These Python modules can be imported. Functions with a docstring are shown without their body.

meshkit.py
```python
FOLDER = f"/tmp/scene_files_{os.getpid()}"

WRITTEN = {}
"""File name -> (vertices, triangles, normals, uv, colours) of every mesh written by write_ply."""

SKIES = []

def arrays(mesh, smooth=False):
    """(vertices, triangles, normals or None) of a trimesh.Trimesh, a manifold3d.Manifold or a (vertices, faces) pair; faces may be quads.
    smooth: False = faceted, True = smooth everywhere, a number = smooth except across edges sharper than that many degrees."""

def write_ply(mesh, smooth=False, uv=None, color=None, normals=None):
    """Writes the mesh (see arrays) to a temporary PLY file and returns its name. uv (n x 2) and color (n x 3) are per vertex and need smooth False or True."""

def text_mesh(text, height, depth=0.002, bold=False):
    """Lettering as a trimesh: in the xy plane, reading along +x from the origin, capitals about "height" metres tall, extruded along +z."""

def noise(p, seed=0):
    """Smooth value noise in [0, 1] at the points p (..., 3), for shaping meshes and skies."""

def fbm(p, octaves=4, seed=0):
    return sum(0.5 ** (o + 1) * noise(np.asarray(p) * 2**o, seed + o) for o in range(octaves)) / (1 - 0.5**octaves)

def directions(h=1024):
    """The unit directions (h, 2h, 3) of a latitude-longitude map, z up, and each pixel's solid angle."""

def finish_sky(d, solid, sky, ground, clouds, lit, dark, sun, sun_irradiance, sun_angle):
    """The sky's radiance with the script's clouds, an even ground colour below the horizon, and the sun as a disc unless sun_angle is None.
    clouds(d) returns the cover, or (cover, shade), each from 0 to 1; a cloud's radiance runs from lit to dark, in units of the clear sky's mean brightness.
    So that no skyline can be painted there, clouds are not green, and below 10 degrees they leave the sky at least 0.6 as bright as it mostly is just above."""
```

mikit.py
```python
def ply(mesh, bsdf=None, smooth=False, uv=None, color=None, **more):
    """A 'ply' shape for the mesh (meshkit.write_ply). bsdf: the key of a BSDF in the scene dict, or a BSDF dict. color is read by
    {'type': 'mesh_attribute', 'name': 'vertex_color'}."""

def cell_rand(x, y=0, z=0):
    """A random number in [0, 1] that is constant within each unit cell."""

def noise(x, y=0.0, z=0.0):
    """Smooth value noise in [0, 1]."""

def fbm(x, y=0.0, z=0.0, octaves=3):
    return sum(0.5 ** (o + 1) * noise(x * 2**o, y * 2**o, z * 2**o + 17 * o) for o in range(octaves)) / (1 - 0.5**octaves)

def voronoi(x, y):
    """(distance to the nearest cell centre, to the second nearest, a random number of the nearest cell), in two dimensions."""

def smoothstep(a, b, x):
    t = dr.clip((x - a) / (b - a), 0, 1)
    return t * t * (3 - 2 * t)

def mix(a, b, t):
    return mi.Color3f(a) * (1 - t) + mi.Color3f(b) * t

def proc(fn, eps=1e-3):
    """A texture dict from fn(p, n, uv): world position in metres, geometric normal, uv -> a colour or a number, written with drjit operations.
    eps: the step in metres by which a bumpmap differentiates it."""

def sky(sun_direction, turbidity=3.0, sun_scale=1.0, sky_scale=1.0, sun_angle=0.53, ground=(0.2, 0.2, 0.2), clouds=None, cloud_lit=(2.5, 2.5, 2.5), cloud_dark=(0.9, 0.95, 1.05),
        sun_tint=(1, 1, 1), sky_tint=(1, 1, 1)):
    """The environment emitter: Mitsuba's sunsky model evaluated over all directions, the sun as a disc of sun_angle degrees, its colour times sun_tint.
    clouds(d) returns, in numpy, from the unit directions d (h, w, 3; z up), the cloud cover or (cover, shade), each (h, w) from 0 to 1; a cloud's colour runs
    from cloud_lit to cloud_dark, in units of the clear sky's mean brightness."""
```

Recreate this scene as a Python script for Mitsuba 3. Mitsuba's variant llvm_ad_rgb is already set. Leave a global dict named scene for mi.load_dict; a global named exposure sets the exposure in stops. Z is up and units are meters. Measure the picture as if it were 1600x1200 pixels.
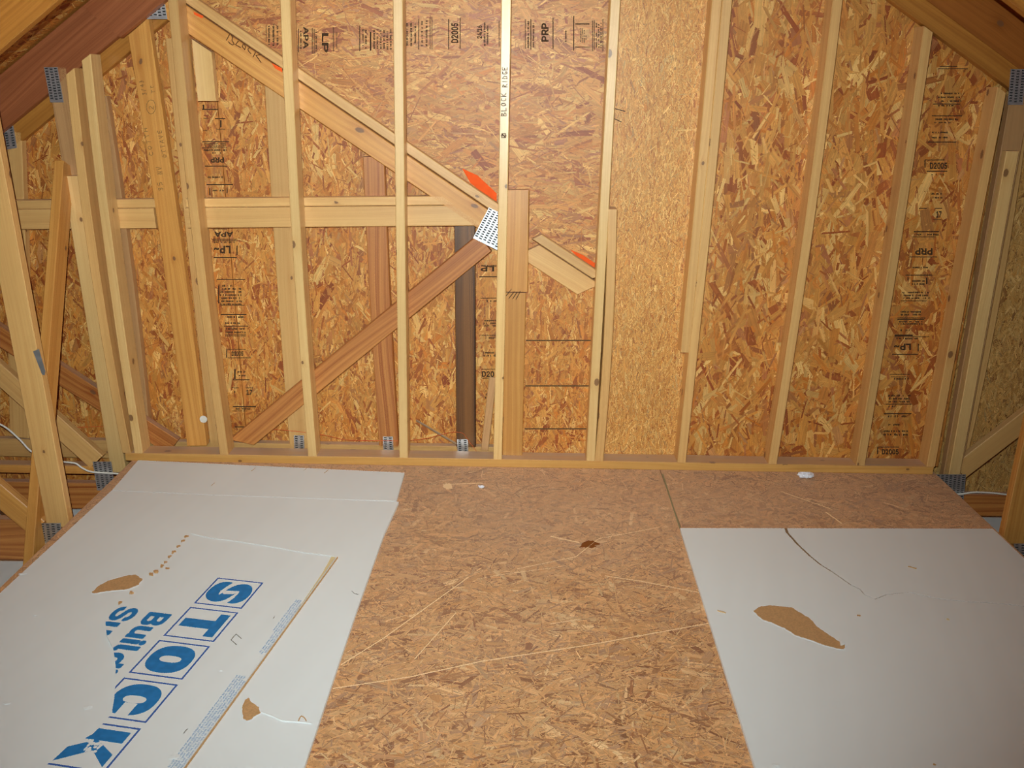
import math, random
import numpy as np, trimesh, shapely
from shapely.geometry import Polygon, LineString, box as sbox
from shapely import affinity
import drjit as dr
import mitsuba as mi
import mikit, meshkit
from mikit import noise, fbm, cell_rand, smoothstep, mix

scene, labels = {}, {}
RNG = np.random.default_rng(7)

# ------------------------------------------------------------------ camera, sky, flash, exposure
FPX, PITCH, YAW, ROLL = 1387.0, .3238, -.0044, .0153
CAM = np.array([1.296, -3.62, 1.606])
FW = np.array([math.sin(YAW) * math.cos(PITCH), math.cos(YAW) * math.cos(PITCH), -math.sin(PITCH)])
RT = np.array([math.cos(YAW), -math.sin(YAW), 0.0])
UP = np.cross(RT, FW)
RT, UP = RT * math.cos(ROLL) + UP * math.sin(ROLL), UP * math.cos(ROLL) - RT * math.sin(ROLL)
M = np.eye(4); M[:3, 0], M[:3, 1], M[:3, 2], M[:3, 3] = -RT, UP, FW, CAM
scene['camera'] = {'type': 'perspective', 'fov': math.degrees(2 * math.atan(800 / FPX)), 'fov_axis': 'x',
                   'near_clip': .05, 'far_clip': 100.0, 'to_world': mi.ScalarTransform4f(M.tolist())}
exposure = 0.33
ROOF_R = lambda x: 1.919 - .605 * (x - 2.709)   # underside of the right top chord above x
scene['sky'] = mikit.sky((-.35, -.75, .55), turbidity=4.0, sun_scale=0.0, sky_scale=.018, ground=(.30, .29, .27),
                         clouds=lambda d: np.ones(d.shape[:2]), cloud_lit=(1.8, 2.0, 2.0), cloud_dark=(1, 1, 1))
FLASH = CAM + RT * -.05 + UP * .15
scene['camera_flash'] = {'type': 'spot', 'intensity': {'type': 'rgb', 'value': [33.0, 37.2, 37.2]}, 'cutoff_angle': 50.0, 'beam_width': 14.0,
                         'to_world': mi.ScalarTransform4f().look_at(origin=FLASH.tolist(), target=(FLASH + FW + UP * .14 - RT * .07).tolist(), up=[0, 0, 1])}


# ------------------------------------------------------------------ surveying: where a sight line of the photograph meets a real plane
def sight(x, y): return FW * FPX + RT * (x - 800) - UP * (y - 600)
def on_y(x, y, Y=0.0): d = sight(x, y); return CAM + d * (Y - CAM[1]) / d[1]
def on_z(x, y, Z=0.0): d = sight(x, y); return CAM + d * (Z - CAM[2]) / d[2]
def on_x(x, y, X=0.0): d = sight(x, y); return CAM + d * (X - CAM[0]) / d[0]


# ------------------------------------------------------------------ names, labels
def numbered(name):
    if name not in USED: USED.add(name); return name
    k = 1
    while f'{name}_{k:03d}' in USED: k += 1
    USED.add(f'{name}_{k:03d}'); return f'{name}_{k:03d}'
USED = set()
def tag(key, label=None, cat=None, group=None, kind=None):
    d = labels.setdefault(key, {})
    for k, v in (('label', label), ('category', cat), ('group', group), ('kind', kind)):
        if v: d[k] = v
    return key
def put(name, mesh, bsdf, parent=None, uv=None, smooth=False):
    key = numbered(f'{parent}__{name}' if parent else name)
    scene[key] = mikit.ply(mesh, 'mat_' + bsdf, smooth=smooth, uv=uv)
    return key


# ------------------------------------------------------------------ materials
def srgb(*c):
    c = np.array(c, float) / 255
    return [float(x) for x in np.where(c <= .04045, c / 12.92, ((c + .055) / 1.055) ** 2.4)]
def bsdf(key, col, rough=.5, spec=.4, **kw):
    c = col if isinstance(col, dict) else {'type': 'rgb', 'value': col}
    scene['mat_' + key] = {'type': 'twosided', 'bsdf': {'type': 'principled', 'base_color': c, 'roughness': rough, 'specular': spec, **kw}}
    return key
def wood(key, c1, c2, knot=(.16, .07, .03), rough=.42, spec=.5, ringy=.6, knots=.55, vary=.2):
    c1, c2 = ([a * b for a, b in zip(c, (.77, .69, .58))] for c in (c1, c2))
    def fn(p, n, uv):
        u, v = uv.x, uv.y
        s = dr.floor(u / 20)
        r = cell_rand(s, 3)
        ku = dr.floor(u / .27)
        v0, u0 = .254 * cell_rand(ku, s, 7), (ku + .2 + .6 * cell_rand(ku, s, 8)) * .27
        kr = .004 + .007 * cell_rand(ku, s, 9)
        du, dv = (u - u0) * .65, v - v0
        d = dr.sqrt(du * du + dv * dv)
        on = dr.select(cell_rand(ku, s, 10) < knots, mi.Float(1), mi.Float(0))
        k = on * (1 - smoothstep(kr * .8, kr * 1.15, d))
        halo = on * dr.exp(-dr.square(d / (kr * 2.6)))
        q = v + (noise(u * 1.4 + s * 3, v * 12) - .5) * .044 + (noise(u * 5, v * 34) - .5) * .005 + halo * .010
        ring = .6 * smoothstep(.2, .85, noise(q * 95 + r * 50, u * .6)) + .4 * smoothstep(.2, .85, noise(q * 260 + r * 50, u * .9))
        fine = noise(q * 800, u * 5)
        col = mix(c1, c2, dr.clip(ringy * ring + .28 * fine + halo * .35 - .05, 0, 1))
        col = col * ((1 - vary / 2) + vary * r) * (.91 + .18 * noise(u * 1.7 + 9, v * 9))
        col = mix(col, knot, k * .85)
        return mix(col, srgb(172, 150, 134), .7 * smoothstep(.6, .97, n.z) * (.6 + .5 * noise(p.x * 9, p.y * 30)))
    return bsdf(key, mikit.proc(fn), rough, spec)
def osb(key, tan, pale, orange, red, mauve, pr=.16, pm=.10, pp=.22, contrast=.34, dust=None, rough=.5, spec=.4, tint=(.80, .71, .58)):
    tan, pale, orange, red, mauve = ([a * b for a, b in zip(c, tint)] for c in (tan, pale, orange, red, mauve))
    def fn(p, n, uv):
        i, g = dr.floor(uv.x), uv.y
        r = [cell_rand(i, k) for k in range(1, 7)]
        col = mix(tan, orange, smoothstep(.25, .95, r[0]))
        col = mix(col, pale, dr.select(r[1] < pp, mi.Float(.45) + .5 * r[4], .22 * r[4]))
        col = mix(col, red, dr.select(r[2] < pr, mi.Float(.5) + .45 * r[4], mi.Float(0)))
        col = mix(col, mauve, dr.select(r[2] > 1 - pm, mi.Float(.35) + .4 * r[4], mi.Float(0)))
        streak = .6 * noise(g * 420 + i * 3.7, (p.x + p.y + p.z) * 9) + .4 * noise(g * 1100 + i * 1.7, (p.x - p.y + p.z) * 22)
        col = col * ((1 - contrast / 2) + contrast * r[3]) * (.72 + .52 * streak) * (.93 + .14 * noise(p.x * 35 + i, p.y * 35, p.z * 35))
        col = col * (.9 + .2 * fbm(p.x * 2.2, p.y * 2.2, p.z * 2.2))
        if dust is not None:
            t = dust[1] * dr.clip(.25 + .75 * smoothstep(-1.5, -.1, p.y) + .5 * (fbm(p.x * 3, p.y * 3) - .5), 0, 1)
            col = mix(col, dust[0], t)
        return col
    return bsdf(key, mikit.proc(fn), rough, spec)

wood('spruce', srgb(232, 192, 130), srgb(204, 150, 88), ringy=.4, knots=.75)
wood('pale_spruce', srgb(240, 208, 150), srgb(214, 168, 104), vary=.12, ringy=.38, knots=.8, rough=.36)
wood('yellow_pine', srgb(226, 172, 96), srgb(190, 124, 56), ringy=.5)
wood('plate_pine', srgb(236, 188, 112), srgb(212, 152, 78), ringy=.4, knots=.9)
wood('orange_pine', srgb(216, 152, 86), srgb(168, 96, 46), ringy=.85, knots=.35)
wood('red_pine', srgb(178, 112, 76), srgb(140, 80, 50), ringy=.6, knots=.2, spec=.25)
wood('brown_pine', srgb(176, 112, 52), srgb(134, 76, 30), ringy=.5, knots=.4, spec=.3)
wood('tan_rafter', srgb(196, 138, 66), srgb(160, 100, 40), ringy=.6, knots=.4, spec=.3)
wood('dull_wood', srgb(206, 164, 118), srgb(172, 128, 86), ringy=.4, knots=.4)
wood('dark_lumber', srgb(146, 100, 54), srgb(64, 36, 16), ringy=1.0, knots=.4)
wood('grey_wood', srgb(168, 144, 118), srgb(128, 104, 82), knots=.2)
T_, P_, O_, R_, M_ = srgb(206, 144, 68), srgb(236, 196, 126), srgb(196, 118, 42), srgb(150, 72, 30), srgb(170, 100, 70)
osb('osb_wall', T_, P_, O_, R_, M_, pr=.19, pp=.22, pm=.06, contrast=.30)
osb('osb_upper', srgb(206, 148, 84), P_, srgb(194, 122, 56), srgb(158, 82, 46), srgb(164, 100, 84), pr=.16, pm=.10, contrast=.30)
osb('osb_fine', srgb(214, 158, 86), srgb(240, 202, 134), srgb(200, 134, 62), srgb(172, 100, 50), srgb(172, 144, 108), pr=.10, pm=.05, pp=.3, contrast=.3)
osb('osb_olive', srgb(214, 170, 104), srgb(232, 198, 138), srgb(196, 146, 78), srgb(140, 88, 46), srgb(160, 130, 92), pr=.14, pm=.06)
osb('osb_floor', srgb(220, 164, 106), srgb(238, 198, 142), srgb(206, 144, 84), srgb(136, 80, 48), srgb(168, 126, 100), pr=.2, pm=.16, pp=.12, contrast=.36,
    dust=(srgb(196, 166, 142), .5), rough=.6, spec=.25, tint=(.9, .92, .98))
bsdf('drywall', mikit.proc(lambda p, n, uv: mi.Color3f(srgb(222, 226, 225)) * (.965 + .02 * noise((p.x * .9 - p.y * .25) * 30, p.y * 2) + .03 * fbm(p.x * 3, p.y * 3))), .6, .3)
bsdf('gypsum', srgb(214, 208, 196), .8, .2)
bsdf('kraft', mikit.proc(lambda p, n, uv: mi.Color3f(srgb(190, 148, 102)) * (.86 + .22 * noise(p.x * 260, p.y * 260))), .8, .2)
bsdf('tape', srgb(214, 196, 150), .7, .2)
bsdf('blue_ink', mikit.proc(lambda p, n, uv: mi.Color3f(srgb(38, 116, 176)) * (.9 + .2 * noise(p.x * 90, p.y * 90))), .6, .2)
bsdf('fine_ink', srgb(120, 152, 190), .6, .2)
bsdf('blue_line', srgb(62, 96, 165), .6, .2)
bsdf('black_ink', srgb(66, 46, 28), .7, .1)
bsdf('marker', srgb(90, 56, 26), .7, .1)
bsdf('pencil', srgb(128, 92, 52), .7, .1)
bsdf('galvanized', mikit.proc(lambda p, n, uv: mi.Color3f(.66, .67, .68) * (.75 + .4 * noise(p.x * 60, p.y * 60, p.z * 60))), .38, .5, metallic=.85)
bsdf('slot_dark', srgb(48, 50, 52), .7, .2)  # painted shade behind the nail plate slots; also the dark nails
bsdf('orange_chalk', srgb(236, 92, 38), .8, .1)
bsdf('scratch_pale', srgb(240, 206, 160), .7, .2)
bsdf('stain', srgb(128, 72, 30), .7, .2)
bsdf('cable', srgb(224, 220, 208), .4, .4)
bsdf('string', srgb(206, 92, 48), .7, .2)
bsdf('paper', srgb(226, 228, 234), .8, .2)
bsdf('green_edge', srgb(142, 132, 98), .7, .2)
bsdf('staple', srgb(110, 104, 98), .4, .5, metallic=.5)
bsdf('crack_brown', srgb(132, 108, 80), .9, .1)
bsdf('seam_dark', srgb(96, 70, 44), .8, .1)


# ------------------------------------------------------------------ shape helpers
SEED = [0]
def board_mesh(P, w, t, cut=(0, 0), nrm=(0, -1, 0), ch=.0028, segs=6):
    """A sawn board along the points P (centre line of its front face); its uv run along and around it, in metres."""
    P = [np.asarray(p, float) for p in P]
    if len(P) > 2:
        s = np.cumsum([0] + [np.linalg.norm(b - a) for a, b in zip(P, P[1:])])
        deg = min(2, len(P) - 1)
        tt = np.linspace(0, s[-1], segs + 1)
        P = list(np.stack([np.polyval(np.polyfit(s, [p[k] for p in P], deg), tt) for k in range(3)], 1))
    P = np.array(P)
    N = np.array(nrm, float)
    A0 = (P[-1] - P[0]) / np.linalg.norm(P[-1] - P[0])
    N = N - A0 * (N @ A0); N /= np.linalg.norm(N)
    W = np.cross(A0, N)
    h = w / 2
    sec = np.array([(-h + ch, 0), (h - ch, 0), (h, ch), (h, t - ch), (h - ch, t), (-h + ch, t), (-h, t - ch), (-h, ch)])
    per = np.concatenate([[0], np.cumsum(np.linalg.norm(np.diff(np.vstack([sec, sec[:1]]), axis=0), axis=1))])
    n = len(P)
    rings = []
    for i, p in enumerate(P):
        sh = cut[0] * sec[:, 0] if i == 0 else cut[1] * sec[:, 0] if i == n - 1 else 0 * sec[:, 0]
        rings.append(p + sec[:, :1] * W - sec[:, 1:] * N + sh[:, None] * A0)
    L = np.concatenate([[0], np.cumsum(np.linalg.norm(np.diff(P, axis=0), axis=1))])
    SEED[0] += 1
    b = 20.0 * SEED[0] + 3
    V, UVs, Fs = [], [], []
    for i in range(n - 1):
        for k in range(8):
            j = (k + 1) % 8
            o = len(V)
            V += [rings[i][k], rings[i][j], rings[i + 1][j], rings[i + 1][k]]
            UVs += [(b + L[i], per[k]), (b + L[i], per[k + 1]), (b + L[i + 1], per[k + 1]), (b + L[i + 1], per[k])]
            Fs += [(o, o + 1, o + 2), (o, o + 2, o + 3)]
    for i, rev in ((0, True), (n - 1, False)):
        o = len(V)
        V += list(rings[i]); UVs += [(b + 15 + s[0] * .3, s[1]) for s in sec]
        Fs += [(o, o + q + 1, o + q) if rev else (o, o + q, o + q + 1) for q in range(1, 7)]
    return trimesh.Trimesh(np.array(V), np.array(Fs), process=False), np.array(UVs)
def board(name, P, w, t, mat, parent=None, **kw):
    m, uv = board_mesh(P, w, t, **kw)
    return put(name, m, mat, parent, uv=uv)
def py(pts, Y): return [on_y(x, y, Y) for x, y in pts]
def slide_z(P, z, end=0):
    """Runs the board's end along its own direction to height z."""
    P = [np.array(p) for p in P]
    a, b = (P[0], P[1]) if end == 0 else (P[-1], P[-2])
    q = a + (b - a) * (z - a[2]) / (b[2] - a[2])
    P[0 if end == 0 else -1] = q
    return P
def extrude(poly, z0, z1):
    gs = [g for g in getattr(poly, 'geoms', [poly]) if g.geom_type == 'Polygon' and g.area > 1e-9]
    ms = []
    for g in gs:
        m = trimesh.creation.extrude_polygon(g, z1 - z0, engine='earcut'); m.apply_translation([0, 0, z0]); ms.append(m)
    return trimesh.util.concatenate(ms)
def slab_wall(poly, Y, t):
    """A polygon in (x, z), its front face at Y, t thick away from the room."""
    m = extrude(poly, 0, t); v = m.vertices.copy()
    m.vertices = np.stack([v[:, 0], Y + v[:, 2], v[:, 1]], 1); m.invert()
    return m
def slab_floor(poly, z0, z1): return extrude(poly, z0, z1)
def print_wall(poly_px, Y, t=.0003):
    """Flat print whose outline was read off the photograph, laid on the wall plane Y."""
    m = extrude(poly_px, 0, 1)
    m.vertices = np.array([on_y(x, y, Y) - np.array([0, t * z, 0]) for x, y, z in m.vertices]); return m
def floor_poly(px, z=0.0): return Polygon([on_z(x, y, z)[:2] for x, y in px]).buffer(0)
def text_poly(text, bold=True):
    m = meshkit.text_mesh(text, 1.0, .1, bold)
    top = m.triangles[m.face_normals[:, 2] > .9][:, :, :2]
    return shapely.union_all([Polygon(t) for t in top]).buffer(.002)
def fit(poly, x0, y0, x1, y1):
    a, b, c, d = poly.bounds
    return affinity.affine_transform(poly, [(x1 - x0) / (c - a), 0, 0, (y1 - y0) / (d - b), x0 - a * (x1 - x0) / (c - a), y0 - b * (y1 - y0) / (d - b)])
def tube_mesh(pts, r, sides=8):
    pts = np.asarray(pts, float)
    s = np.concatenate([[0], np.cumsum(np.linalg.norm(np.diff(pts, axis=0), axis=1))])
    from scipy.interpolate import PchipInterpolator
    q = PchipInterpolator(s, pts)(np.linspace(0, s[-1], 8 * len(pts)))
    t = np.gradient(q, axis=0); t /= np.linalg.norm(t, axis=1, keepdims=True)
    a = np.cross(t, [0, .3, 1.0]); a /= np.linalg.norm(a, axis=1, keepdims=True); b = np.cross(t, a)
    an = np.arange(sides) * 2 * np.pi / sides
    v = (q[:, None] + r * (np.cos(an)[None, :, None] * a[:, None] + np.sin(an)[None, :, None] * b[:, None])).reshape(-1, 3)
    f = []
    for i in range(len(q) - 1):
        for j in range(sides):
            k = (j + 1) % sides
            f += [(i * sides + j, i * sides + k, (i + 1) * sides + k), (i * sides + j, (i + 1) * sides + k, (i + 1) * sides + j)]
    return trimesh.Trimesh(v, f, process=False)

def strand_mesh(poly, rng, per_m2, mean_dir, spread, L, W, fines, relief=.0006, avoid=None, mid=1.1):
    """The pressed wood strands of one panel face, in its own plane: (vertices with height above the face, triangles, uv)."""
    x0, y0, x1, y1 = poly.bounds
    out = []
    for dens, Lr, Wr, sp, z0 in ((per_m2, L, W, spread, 0.0), (per_m2 * mid, (L[0] * .5, L[1] * .6), (W[0] * .35, W[1] * .28), spread * 1.1, relief * .25), (fines, (.008, .034), (.0012, .004), spread * 1.3, relief * .35)):
        n = int(dens * (x1 - x0) * (y1 - y0))
        c = np.stack([rng.uniform(x0, x1, n), rng.uniform(y0, y1, n)], 1)
        ok = shapely.contains_xy(poly, c[:, 0], c[:, 1])
        if avoid is not None: ok &= ~shapely.contains_xy(avoid, c[:, 0], c[:, 1])
        c = c[ok]; n = len(c)
        ang = mean_dir + rng.normal(0, sp, n)
        stray = rng.random(n) < .12
        ang[stray] = rng.uniform(0, np.pi, stray.sum())
        l = np.exp(rng.uniform(np.log(Lr[0]), np.log(Lr[1]), n)); w = np.exp(rng.uniform(np.log(Wr[0]), np.log(Wr[1]), n))
        w = np.minimum(w, l * .6)
        e = np.stack([np.cos(ang), np.sin(ang)], 1); f = np.stack([-e[:, 1], e[:, 0]], 1)
        pts, g = [], []
        for sx, sy in ((-1, -1), (-.1, -1), (1, -1), (1, 1), (.1, 1), (-1, 1)):
            jl, jw = rng.normal(0, .13, n), rng.normal(0, .15, n)
            a, b = l / 2 * (sx + jl), w / 2 * (sy + jw)
            pts.append(c + e * a[:, None] + f * b[:, None]); g.append(b)
        h = z0 + rng.random(n) * relief * .65
        pts = np.stack(pts, 1)                       # n, 6, 2
        inside = shapely.contains_xy(poly, pts[..., 0].ravel(), pts[..., 1].ravel()).reshape(n, 6).all(1)
        pts, g, h = pts[inside], np.stack(g, 1)[inside], h[inside]
        out.append((pts, g, h + .00005))
    pts = np.concatenate([o[0] for o in out]); g = np.concatenate([o[1] for o in out]); h = np.concatenate([o[2] for o in out])
    n = len(pts)
    ids = rng.permutation(n) + .5
    v = np.concatenate([pts, np.repeat(h[:, None, None], 6, 1)], 2).reshape(-1, 3)
    o = np.arange(n)[:, None, None] * 6
    f = (o + np.array([[0, 1, 4], [0, 4, 5], [1, 2, 3], [1, 3, 4]])[None]).reshape(-1, 3)
    return v, f, np.stack([np.repeat(ids, 6), g.ravel() + .05], 1)
def wall_panel(poly, Y, mat, parent, seed, vertical=True, per_m2=4200, L=(.035, .14), W=(.006, .034), fines=3500, spread=.45, view=None, t=.011, mid=.8):
    SEED[0] += 1
    m = slab_wall(poly, Y, t)
    key = put('sheathing_panel', m, mat, parent, uv=np.stack([np.full(len(m.vertices), .5), m.vertices[:, 0]], 1))
    vis = poly.intersection(view) if view is not None else poly
    v, f, uv = strand_mesh(vis, np.random.default_rng(seed), per_m2, np.pi / 2 if vertical else 0.0, spread, L, W, fines, mid=mid)
    w = np.stack([v[:, 0], Y - v[:, 2], v[:, 1]], 1)
    tag(put('strands', trimesh.Trimesh(w, f, process=False), mat, key, uv=uv), kind='stuff')
    return key

# ------------------------------------------------------------------ FLOOR: two strand-board deck panels
Y_OSB, Y_NEAR, Y_A, Y_B = .171, .091, .091, .131
VIEW = sbox(-2.2, -.25, 5.0, 2.1)
X_L, X_R = -.407, 3.168
tag('floor', kind='structure')
SHEET_L = [(216, 719), (632, 738.5), (618, 784), (623, 784.5), (600, 834), (560, 946), (528, 1040), (475, 1199)]
sheet_mask = shapely.union_all([sbox(-.33, -3, .74, -.14), sbox(2.0, -3, 3.12, -.62)])
FLOOR_PANELS = ((sbox(X_L, -4.3, 1.941, .088), 41), (sbox(1.9445, -4.3, X_R, .088), 42))
for poly, seed in FLOOR_PANELS:
    m = slab_floor(poly, -.018, 0)
    k = put('deck_panel', m, 'osb_floor', 'floor', uv=np.stack([np.full(len(m.vertices), .5), m.vertices[:, 0]], 1))
    vis = poly.intersection(sbox(-1, -2.1, 4, .088))
    v, f, uv = strand_mesh(vis, np.random.default_rng(seed), 3400, .1, .8, (.03, .14), (.004, .026), 6000, relief=.0004, avoid=sheet_mask)
    tag(put('strands', trimesh.Trimesh(v, f, process=False), 'osb_floor', k, uv=uv), kind='stuff')
put('seam_edge', slab_floor(floor_poly([(1034, 741), (1036.5, 741), (1063.5, 826), (1061.5, 826)]).intersection(sbox(1.93, -.6, 1.96, .05)), .0004, .0006), 'green_edge', 'floor')
def floor_line(pts, w, mat, name, z=.0007):
    g = [on_z(x, y)[:2] for x, y in pts]
    ls = LineString(g).buffer(w / 2, cap_style=2)
    return put(name, slab_floor(ls, .0004, z), mat, 'floor')
for pts, w in (([(520, 1076), (640, 1058), (755, 1033), (920, 1008), (1108, 974)], .0035), ([(533, 1039), (600, 997), (732, 902)], .0035), ([(648, 1030), (713, 957)], .003),
               ([(808, 889), (900, 870), (935, 842), (1030, 824)], .003), ([(745, 905), (790, 897), (880, 885)], .002), ([(945, 900), (1000, 908), (1092, 926)], .004),
               ([(860, 838), (905, 848)], .006), ([(692, 757), (755, 755)], .005), ([(860, 975), (905, 968)], .003), ([(1290, 800), (1315, 818)], .007), ([(1220, 768), (1300, 796)], .005)):
    floor_line(pts, w, 'scratch_pale', 'gouge')
def blob_px(cx, cy, rx, ry, seed, n=22, amp=.3):
    r = np.random.default_rng(seed)
    a = np.arange(n) * 2 * np.pi / n
    k = 1 + amp * r.normal(0, 1, n) * .5
    return [(cx + rx * k[i] * math.cos(a[i]), cy + ry * k[i] * math.sin(a[i])) for i in range(n)]
put('rust_stain', slab_floor(floor_poly(blob_px(921, 851, 13, 6, 3)), .0004, .0007), 'stain', 'floor')
put('dust_smear', slab_floor(floor_poly(blob_px(700, 760, 7, 5, 4)), .0004, .0007), 'scratch_pale', 'floor')

# ------------------------------------------------------------------ BACK WALL: strand-board sheathing panels
tag('wall_back', kind='structure')
seamA, seamB = on_y(294, 9, Y_OSB), on_y(720, 298, Y_OSB)
sl = (seamB[2] - seamA[2]) / (seamB[0] - seamA[0])
def diag_z(x): return seamA[2] + sl * (x - seamA[0])
left_low = Polygon([(-3.0, -.3), (.058, -.3), (.058, diag_z(.058)), (-.25, diag_z(-.25)), (-.6, 2.0), (-3.0, .4)])
mid_low = Polygon([(.061, -.3), (1.236, -.3), (1.236, diag_z(1.236)), (.061, diag_z(.061))])
upper = Polygon([(-.25, diag_z(-.25) + .002), (1.236, diag_z(1.236) + .002), (1.24, .5), (1.95, .5), (1.95, 2.6), (1.64, 2.8), (1.2, 3.0), (-.2, 2.3)])
k = wall_panel(left_low, Y_OSB, 'osb_wall', 'wall_back', 11, view=VIEW); PANEL_LEFT = k
k = wall_panel(mid_low, Y_OSB, 'osb_wall', 'wall_back', 12, view=VIEW); PANEL_MID = k
k = wall_panel(upper, Y_OSB, 'osb_upper', 'wall_back', 13, vertical=False, view=VIEW, per_m2=4200, L=(.04, .2), W=(.005, .03), fines=4500, mid=.5); PANEL_UP = k
ga, gb = on_y(826, 378, Y_NEAR), on_y(931, 446, Y_NEAR); gs = (gb[2] - ga[2]) / (gb[0] - ga[0])
k = wall_panel(Polygon([(1.24, 0), (1.633, 0), (1.633, ga[2] + gs * (1.633 - ga[0])), (1.24, ga[2] + gs * (1.24 - ga[0]))]), Y_NEAR, 'osb_wall', 'wall_back', 14, L=(.025, .11), W=(.004, .024), fines=5000)
k = wall_panel(sbox(1.6345, .0, 2.030, 2.6), Y_NEAR, 'osb_fine', 'wall_back', 15, view=VIEW, per_m2=7000, L=(.02, .09), W=(.002, .010), fines=16000, spread=.36)
k = wall_panel(Polygon([(2.033, 0), (3.215, 0), (3.215, 1.85), (2.7, 2.2), (2.033, 2.6)]), Y_NEAR, 'osb_wall', 'wall_back', 16, view=VIEW, per_m2=2900, L=(.05, .18), W=(.008, .045), fines=1800, spread=.5, mid=.35); PANEL_RIGHT = k
k = wall_panel(Polygon([(3.0, -.3), (6.0, -.3), (6.0, .3), (3.0, 2.1)]), Y_OSB, 'osb_olive', 'wall_back', 17, view=VIEW, L=(.02, .08), W=(.004, .018), fines=9000)

# ------------------------------------------------------------------ STUD WALL
def stud(name, px, label, mat='spruce', Y=0.0, w=.038, t=.089, z0=.0382, cut=(0, 0), cat='wall stud', top=None, parent=None):
    P = py(px, Y)
    if z0 is not None: P = slide_z(P, z0)
    if top is not None: P = slide_z(P, top, end=1)
    k = board(name, P, w, t, mat, parent, cut=cut)
    if parent is None: tag(k, label, cat)
    return k
pl = py([(194, 713), (450, 717.5), (700, 725), (950, 728.5), (1200, 730), (1459, 730)], 0.0)
P0, P1 = pl[0], pl[-1]
k = board('bottom_plate', [np.array([X_L - .025, 0, .019]), np.array([P1[0], 0, .019])], .038, .089, 'plate_pine')
tag(k, 'long yellow pine bottom plate lying on the deck under all the wall studs', 'wall plate')
stud('wall_stud', [(197, 705), (152, 450), (109, 112)], 'pale wall stud at the very left end of the bottom plate', 'spruce', cut=(0, .7))
stud('wall_stud', [(216, 705), (178, 450), (134, 90)], 'pale knotty wall stud with angled top, nearest the OSB in the left corner cluster', 'pale_spruce', cut=(0, .7))
stud('wall_stud', [(350.6, 710), (314, 450), (286, 150), (271, 0)], 'wall stud just right of the orange pencil-marked post', 'spruce', top=2.2)
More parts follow.
